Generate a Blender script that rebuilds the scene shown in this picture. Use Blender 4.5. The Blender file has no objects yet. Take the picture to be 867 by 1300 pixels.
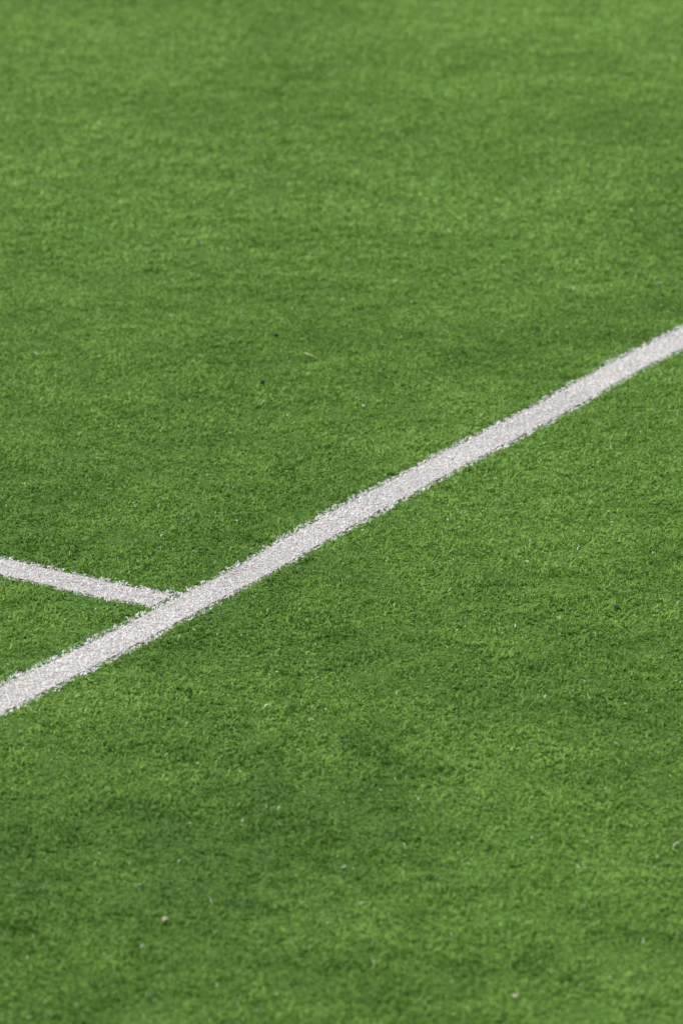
import bpy, math, numpy as np
rng = np.random.default_rng(7)
scene = bpy.context.scene

# ---------------------------------------------------------------- noise
def make_noise(seed, cell):
    g = np.random.default_rng(seed).random((256, 256)).astype(np.float32)
    def f(x, y):
        u = x / cell + 97.3; v = y / cell + 41.7
        iu = np.floor(u).astype(int); iv = np.floor(v).astype(int)
        fu = u - iu; fv = v - iv
        fu = fu*fu*(3-2*fu); fv = fv*fv*(3-2*fv)
        a = g[iu % 256, iv % 256]; b = g[(iu+1) % 256, iv % 256]
        c = g[iu % 256, (iv+1) % 256]; d = g[(iu+1) % 256, (iv+1) % 256]
        return (a*(1-fu)+b*fu)*(1-fv)+(c*(1-fu)+d*fu)*fv - 0.5
    return f
n_big = make_noise(1, 0.9); n_mid = make_noise(2, 0.33); n_sml = make_noise(3, 0.09)
n_tiny = make_noise(4, 0.03)
n_la = make_noise(5, 0.45); n_lb = make_noise(6, 0.45); n_lc = make_noise(8, 0.12); n_ld = make_noise(9, 0.12)
n_c1 = make_noise(11, 0.6); n_c2 = make_noise(12, 0.16); n_c3 = make_noise(13, 0.05)
n_e1 = make_noise(14, 0.05); n_e2 = make_noise(15, 0.25); n_e3 = make_noise(16, 0.018)

def height(x, y):
    fade = np.clip((7-np.abs(x))/2, 0, 1)*np.clip((y-2)/1.5, 0, 1)*np.clip((24-y)/3, 0, 1)
    return fade*(0.020*n_big(x, y)+0.008*n_mid(x, y)+0.003*n_sml(x, y))

# ---------------------------------------------------------------- line layout (10 cm lines, perpendicular)
A = np.array([-0.583, 6.818]); B = np.array([0.7635, 9.182])
d1 = (B-A)/np.linalg.norm(B-A); nrm1 = np.array([-d1[1], d1[0]])
T = np.array([-0.306, 7.355])
d2 = nrm1                      # second line leaves to the far-left side, at right angles
HW = 0.05
ks = np.array([-30, -.5, 0, .25, .55, .85, 1.0, 1.25, 1.6, 1.95, 2.3, 2.7, 3.2, 40])
ko = np.array([0, .001, 0, .003, .0, -.006, .002, .003, -.001, .002, .005, 0, .003, 0])
def wob1(s): return np.interp(s, ks, ko)
def line_coords(x, y):
    px = x-A[0]; py = y-A[1]
    s = px*d1[0]+py*d1[1]; t = px*nrm1[0]+py*nrm1[1] - wob1(s)
    return s, t
sT = float((T-A)@d1)
def in_line1(x, y):
    s, t = line_coords(x, y)
    return np.abs(t+0.005*n_e1(x, y)+0.002*n_e3(x, y)) < HW+0.003*n_e2(x, y)
def in_line2(x, y):
    s, t = line_coords(x, y)
    q = s-sT-0.004+0.010*n_e2(x+5, y)
    return (np.abs(q+0.005*n_e1(x+9, y)+0.002*n_e3(x, y)) < HW-0.002) & (t > HW-0.01)

# ---------------------------------------------------------------- tuft roots
def tufts(x0, x1, y0, y1, sp):
    nx = int((x1-x0)/sp); ny = int((y1-y0)/sp)
    X, Y = np.meshgrid(x0+(np.arange(nx)+.5)*sp, y0+(np.arange(ny)+.5)*sp)
    X = X.ravel(); Y = Y.ravel()
    X = X+rng.uniform(-.48, .48, X.size)*sp; Y = Y+rng.uniform(-.48, .48, Y.size)*sp
    return X, Y
def core(x, y):
    return (y > 5.0) & (y < 14.6) & (np.abs(x) < 0.0815*y*1.03+0.18)
x, y = tufts(-1.8, 1.8, 4.9, 10.6, 0.0098)
m = core(x, y) & (rng.random(x.size) < np.clip((10.4-y)/1.0, 0, 1))
xc, yc = x[m], y[m]
x, y = tufts(-1.8, 1.8, 9.2, 15.0, 0.0138)
m = core(x, y) & (rng.random(x.size) < np.clip((y-9.4)/1.0, 0, 1))
xf, yf = x[m], y[m]
x, y = tufts(-2.8, 2.8, 3.8, 18.0, 0.036)
m = ~core(x, y)
xo, yo = x[m], y[m]

# ---------------------------------------------------------------- blades
def blades(tx, ty, per, wid, ln):
    N = tx.size
    l1 = in_line1(tx, ty); l2 = in_line2(tx, ty) & ~l1
    kind = np.where(l1, 1, np.where(l2, 2, 0))
    trand = rng.random(N)
    rx = np.repeat(tx, per); ry = np.repeat(ty, per); kd = np.repeat(kind, per); tr = np.repeat(trand, per)
    M = rx.size
    jx = rng.normal(0, .0022, M); jy = rng.normal(0, .0022, M)
    rx = rx+jx; ry = ry+jy
    # splay out of the tuft + a prevailing lie of the pile
    tax = rng.normal(0, .7, N); tay = rng.normal(0, .7, N)
    bx = np.repeat(tax, per)+rng.normal(0, .7, M)+jx*140 + .4*n_la(rx, ry)+.8*n_lc(rx, ry)
    by = np.repeat(tay, per)+rng.normal(0, .7, M)+jy*140 + .6*n_lb(rx, ry)+.8*n_ld(rx, ry)-0.1
    az = np.arctan2(by, bx); mag = np.hypot(bx, by)
    th1 = np.radians(np.clip(8+23*mag+rng.normal(0, 8, M), 0, 75))
    th2 = th1+np.radians(rng.uniform(25, 85, M))
    curl = rng.normal(0, .9, M)
    hmod = 1+0.5*n_sml(rx, ry)+1.0*n_tiny(rx, ry)
    L = ln*rng.uniform(.75, 1.15, M)*np.repeat(rng.uniform(.7, 1.25, N), per)*hmod
    L = np.where(kd > 0, ln*.76*rng.uniform(.8, 1.1, M)*(1+.4*n_tiny(rx, ry)), L)
    W = wid*rng.uniform(.7, 1.25, M)
    r = np.stack([rx, ry, height(rx, ry)-.001], 1)
    dA = np.stack([np.cos(az)*np.sin(th1), np.sin(az)*np.sin(th1), np.cos(th1)], 1)
    a2 = az+curl
    dB = np.stack([np.cos(a2)*np.sin(th2), np.sin(a2)*np.sin(th2), np.cos(th2)], 1)
    mid = r+dA*(L*.55)[:, None]; tip = mid+dB*(L*.5)[:, None]
    gz = height(tip[:, 0], tip[:, 1])+.001
    tip[:, 2] = np.maximum(tip[:, 2], gz)
    tw = az+np.pi/2+rng.normal(0, .6, M)
    w0 = np.stack([np.cos(tw), np.sin(tw), rng.normal(0, .25, M)], 1)*(W*.5)[:, None]
    tw2 = a2+np.pi/2+rng.normal(0, .5, M)
    w1 = np.stack([np.cos(tw2), np.sin(tw2), rng.normal(0, .35, M)], 1)*(W*.5)[:, None]
    V = np.stack([r-w0, r+w0, mid-w0, mid+w0, tip-w1*.7, tip+w1*.7], 1)
    rnd = np.clip(.55*rng.random(M)+.45*tr, 0, 1)
    low = np.clip(.42+.42*n_c1(rx, ry)+.38*n_c2(rx, ry)+.38*n_c3(rx, ry)+.060*np.clip(ry-7.6, -2.5, 6), 0, 1)  # mottle, plus grazing-view brightening with distance painted into the fibre colour
    # a few worn / matted areas
    def blob(cx, cy, sx, sy):
        e = ((rx-cx)/sx)**2+((ry-cy)/sy)**2 + 1.0*n_c3(rx, ry)
        return np.clip((1.3-e)*1.8, 0, 1)
    low = low+.26*blob(-.045, 6.53, .045, .13)-.34*blob(.06, 6.62, .055, .13)-.34*blob(.05, 6.36, .02, .07)-.28*blob(-.04, 6.22, .035, .05)
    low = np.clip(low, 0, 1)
    special = rng.random(M)
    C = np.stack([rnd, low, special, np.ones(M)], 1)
    return V, C, kd

def build(name, V, C, mat, extra=None):
    M = V.shape[0]
    co = V.reshape(-1, 3)
    base = (np.arange(M)*6)[:, None]
    f = np.concatenate([base+np.array([0, 1, 3, 2]), base+np.array([2, 3, 5, 4])], 1).reshape(-1, 4)
    col = np.repeat(C, 6, axis=0)
    midx = np.zeros(f.shape[0], int)
    if extra is not None:
        ev, ef = extra
        f = np.concatenate([f, ef+co.shape[0]]); midx = np.concatenate([midx, np.ones(len(ef), int)])
        co = np.concatenate([co, ev]); col = np.concatenate([col, np.tile([.5, .5, .5, 1], (len(ev), 1))])
    me = bpy.data.meshes.new(name)
    me.vertices.add(len(co)); me.loops.add(f.size); me.polygons.add(len(f))
    me.vertices.foreach_set("co", co.astype(np.float32).ravel())
    me.loops.foreach_set("vertex_index", f.astype(np.int32).ravel())
    me.polygons.foreach_set("loop_start", (np.arange(len(f))*4).astype(np.int32))
    me.polygons.foreach_set("material_index", midx.astype(np.int32))
    at = me.color_attributes.new("fibre", 'FLOAT_COLOR', 'POINT')
    at.data.foreach_set("color", col.astype(np.float32).ravel())
    for mm in mat: me.materials.append(mm)
    me.update(calc_edges=True)
    ob = bpy.data.objects.new(name, me); scene.collection.objects.link(ob)
    return ob

# ---------------------------------------------------------------- materials
def newmat(name):
    m = bpy.data.materials.new(name); m.use_nodes = True
    nt = m.node_tree; nt.nodes.clear()
    return m, nt, nt.nodes, nt.links
def ramp(nodes, stops, interp='LINEAR'):
    r = nodes.new('ShaderNodeValToRGB'); r.color_ramp.interpolation = interp
    el = r.color_ramp.elements
    while len(el) < len(stops): el.new(.5)
    for e, (p, c) in zip(el, stops):
        e.position = p; e.color = (*c, 1)
    return r
def fibre_mat(name, stops, lowc, special, spec_thr, trans, rough, spec=.5):
    m, nt, N, L = newmat(name)
    at = N.new('ShaderNodeAttribute'); at.attribute_name = 'fibre'
    sp = N.new('ShaderNodeSeparateColor'); L.new(at.outputs['Color'], sp.inputs[0])
    r1 = ramp(N, stops); L.new(sp.outputs[0], r1.inputs[0])
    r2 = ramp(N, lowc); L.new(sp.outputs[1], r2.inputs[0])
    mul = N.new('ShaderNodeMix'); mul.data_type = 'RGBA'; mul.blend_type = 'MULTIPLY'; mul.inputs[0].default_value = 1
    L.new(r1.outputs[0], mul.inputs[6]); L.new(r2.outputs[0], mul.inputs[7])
    gt = N.new('ShaderNodeMath'); gt.operation = 'GREATER_THAN'; gt.inputs[1].default_value = spec_thr
    L.new(sp.outputs[2], gt.inputs[0])
    mx = N.new('ShaderNodeMix'); mx.data_type = 'RGBA'
    L.new(gt.outputs[0], mx.inputs[0]); L.new(mul.outputs[2], mx.inputs[6]); mx.inputs[7].default_value = (*special, 1)
    p = N.new('ShaderNodeBsdfPrincipled'); p.inputs['Roughness'].default_value = rough
    p.inputs['Specular IOR Level'].default_value = spec
    L.new(mx.outputs[2], p.inputs['Base Color'])
    t = N.new('ShaderNodeBsdfTranslucent'); L.new(mx.outputs[2], t.inputs[0])
    ms = N.new('ShaderNodeMixShader'); ms.inputs[0].default_value = trans
    L.new(p.outputs[0], ms.inputs[1]); L.new(t.outputs[0], ms.inputs[2])
    o = N.new('ShaderNodeOutputMaterial'); L.new(ms.outputs[0], o.inputs[0])
    return m
green = fibre_mat('green_fibre',
    [(0, (.11, .22, .026)), (.5, (.18, .335, .046)), (1, (.27, .45, .082))],
    [(0, (.50, .58, .46)), (.5, (1, 1, 1)), (1, (1.42, 1.30, 1.6))], (.68, .70, .5), .9968, .28, .55, .25)  # rare pale fibres are glints painted as colour
white = fibre_mat('white_fibre',
    [(0, (.74, .70, .66)), (.5, (.86, .83, .795)), (1, (.90, .875, .85))],
    [(0, (.9, .9, .9)), (.5, (1, 1, 1)), (1, (1, 1, 1))], (.38, .35, .26), .975, .25, .55, .3)

def sheet_mat(name, c0, c1, c2, sc):
    m, nt, N, L = newmat(name)
    tc = N.new('ShaderNodeNewGeometry')
    n1 = N.new('ShaderNodeTexNoise'); n1.inputs['Scale'].default_value = sc; n1.inputs['Detail'].default_value = 6
    n2 = N.new('ShaderNodeTexNoise'); n2.inputs['Scale'].default_value = 1.3; n2.inputs['Detail'].default_value = 5
    L.new(tc.outputs['Position'], n1.inputs['Vector']); L.new(tc.outputs['Position'], n2.inputs['Vector'])
    r = ramp(N, [(.3, c0), (.5, c1), (.72, c2)]); L.new(n1.outputs[0], r.inputs[0])
    r2 = ramp(N, [(.3, (.75, .75, .75)), (.7, (1, 1, 1))]); L.new(n2.outputs[0], r2.inputs[0])
    mu = N.new('ShaderNodeMix'); mu.data_type = 'RGBA'; mu.blend_type = 'MULTIPLY'; mu.inputs[0].default_value = 1
    L.new(r.outputs[0], mu.inputs[6]); L.new(r2.outputs[0], mu.inputs[7])
    b = N.new('ShaderNodeBump'); b.inputs['Strength'].default_value = .8; b.inputs['Distance'].default_value = .01
    L.new(n1.outputs[0], b.inputs['Height'])
    p = N.new('ShaderNodeBsdfPrincipled'); p.inputs['Roughness'].default_value = .9
    p.inputs['Specular IOR Level'].default_value = .2
    L.new(mu.outputs[2], p.inputs['Base Color']); L.new(b.outputs[0], p.inputs['Normal'])
    o = N.new('ShaderNodeOutputMaterial'); L.new(p.outputs[0], o.inputs[0])
    return m
backing = sheet_mat('turf_backing', (.03, .075, .01), (.07, .15, .018), (.13, .25, .035), 140)
linebase = sheet_mat('line_backing', (.30, .27, .24), (.5, .47, .43), (.7, .67, .63), 160)

# ---------------------------------------------------------------- ground sheet to the horizon
def axis(lo, hi, step, far):
    a = np.arange(lo, hi+1e-6, step)
    ex = [lo-1, lo-3, lo-10, lo-40, -far]; ex2 = [hi+1, hi+3, hi+10, hi+40, far]
    return np.array(ex[::-1]+list(a)+ex2)
ax = axis(-7, 7, .06, 600); ay = axis(1, 24, .06, 600)
GX, GY = np.meshgrid(ax, ay)
gz = height(GX, GY)
gv = np.stack([GX, GY, gz], -1).reshape(-1, 3)
nx = len(ax); ny = len(ay)
i = (np.arange(ny-1)[:, None]*nx+np.arange(nx-1)[None]).ravel()
gf = np.stack([i, i+1, i+nx+1, i+nx], 1)
me = bpy.data.meshes.new('ground'); me.from_pydata(gv.tolist(), [], gf.tolist())
me.polygons.foreach_set('use_smooth', [True]*len(me.polygons)); me.materials.append(backing)
g = bpy.data.objects.new('ground', me); scene.collection.objects.link(g)

# ---------------------------------------------------------------- line base strips
def strip(origin, d, n, s0, s1, w):
    s = np.concatenate([np.arange(max(s0, -6), min(s1, 18), .05), [s1]])
    if s0 < -6: s = np.concatenate([[s0], s])
    off = np.linspace(-w, w, 5)
    P = origin[None, None]+s[:, None, None]*d+off[None, :, None]*n + (wob1(s)[:, None, None]*n if n is nrm1 else 0)
    z = height(P[..., 0], P[..., 1])+.0015
    v = np.concatenate([P, z[..., None]], -1).reshape(-1, 3)
    k = len(s); i = (np.arange(k-1)[:, None]*5+np.arange(4)[None]).ravel()
    return v, np.stack([i, i+1, i+6, i+5], 1)
e1 = strip(A, d1, nrm1, -30, 40, HW-.014)
e2 = strip(A+d1*(sT+.004), d2, d1, HW+.002, 30, HW-.014)

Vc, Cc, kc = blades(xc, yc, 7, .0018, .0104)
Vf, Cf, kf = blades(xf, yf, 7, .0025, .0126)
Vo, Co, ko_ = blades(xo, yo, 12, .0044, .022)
V = np.concatenate([Vc, Vf, Vo]); C = np.concatenate([Cc, Cf, Co]); K = np.concatenate([kc, kf, ko_])
print('blades', len(V))
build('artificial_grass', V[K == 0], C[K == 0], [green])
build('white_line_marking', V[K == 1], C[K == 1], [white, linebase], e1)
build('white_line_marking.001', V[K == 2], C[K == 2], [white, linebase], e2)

# ---------------------------------------------------------------- small debris lying on the pile
import bmesh
def simple(name, col, rough=.8):
    m, nt, N, L = newmat(name)
    p = N.new('ShaderNodeBsdfPrincipled'); p.inputs['Roughness'].default_value = rough
    n = N.new('ShaderNodeTexNoise'); n.inputs['Scale'].default_value = 400
    gm = N.new('ShaderNodeNewGeometry'); L.new(gm.outputs['Position'], n.inputs['Vector'])
    r = ramp(N, [(.3, tuple(c*.6 for c in col)), (.7, tuple(min(1, c*1.2) for c in col))]); L.new(n.outputs[0], r.inputs[0])
    L.new(r.outputs[0], p.inputs['Base Color'])
    o = N.new('ShaderNodeOutputMaterial'); L.new(p.outputs[0], o.inputs[0]); return m
m_dark = simple('dark_stone', (.02, .018, .018)); m_pale = simple('dry_wood', (.6, .48, .32)); m_straw = simple('straw_mat', (.5, .48, .22))
def lump(name, x, y, sx, sy, sz, mat, rot=0, seed=0):
    bm = bmesh.new(); bmesh.ops.create_icosphere(bm, subdivisions=2, radius=.5)
    rr = np.random.default_rng(seed)
    for v in bm.verts: v.co *= 1+rr.uniform(-.22, .22)
    me = bpy.data.meshes.new(name); bm.to_mesh(me); bm.free(); me.materials.append(mat)
    ob = bpy.data.objects.new(name, me); ob.scale = (sx, sy, sz); ob.rotation_euler = (0, .2, rot)
    ob.location = (x, y, float(height(np.array([x]), np.array([y]))[0])+.009); scene.collection.objects.link(ob)
lump('pebble', -.170, 8.78, .009, .012, .010, m_dark, 0, 1)
lump('pebble', -.146, 9.16, .010, .010, .009, m_dark, 1, 2)
lump('pebble', .496, 7.26, .011, .012, .009, m_dark, 1, 3)
lump('wood_chip', -.262, 5.83, .014, .007, .006, m_pale, .9, 6)
lump('wood_chip', .246, 5.53, .010, .007, .005, m_pale, .2, 7)
lump('wood_chip', .047, 8.60, .009, .007, .005, m_pale, .2, 8)
lump('straw', -.073, 9.0, .026, .004, .004, m_straw, -.4, 9)

# ---------------------------------------------------------------- daylight
SUN_EL, SUN_AZ = 60, -78     # azimuth from +Y (view direction) towards +X, degrees
w = bpy.data.worlds.new("World"); scene.world = w; w.use_nodes = True
nt = w.node_tree; bg = nt.nodes['Background']
sky = nt.nodes.new('ShaderNodeTexSky'); sky.sky_type = 'NISHITA'; sky.sun_disc = False
sky.sun_elevation = math.radians(SUN_EL); sky.sun_rotation = math.radians(SUN_AZ)
nt.links.new(sky.outputs[0], bg.inputs[0]); bg.inputs[1].default_value = .15
sl = bpy.data.lights.new('sun', 'SUN'); sl.energy = 5.0; sl.angle = math.radians(3); sl.color = (1, .95, .87)
so = bpy.data.objects.new('sun', sl); scene.collection.objects.link(so)
from mathutils import Vector
e = math.radians(SUN_EL); a = math.radians(SUN_AZ)
to_sun = Vector((math.sin(a)*math.cos(e), math.cos(a)*math.cos(e), math.sin(e)))
so.rotation_euler = to_sun.to_track_quat('Z', 'Y').to_euler()

# ---------------------------------------------------------------- camera
cd = bpy.data.cameras.new('camera'); cam = bpy.data.objects.new('camera', cd); scene.collection.objects.link(cam)
cam.location = (0, 0, 2.45+.006); cam.rotation_euler = (math.radians(90-17.3), 0, 0)
cd.sensor_fit = 'VERTICAL'; cd.sensor_height = 36; cd.sensor_width = 24; cd.lens = 148.9
cd.clip_start = .1; cd.clip_end = 2000
cd.dof.use_dof = True; cd.dof.focus_distance = 7.9; cd.dof.aperture_fstop = 5.6
scene.camera = cam
scene.view_settings.view_transform = 'Standard'; scene.view_settings.look = 'None'; scene.view_settings.exposure = 0
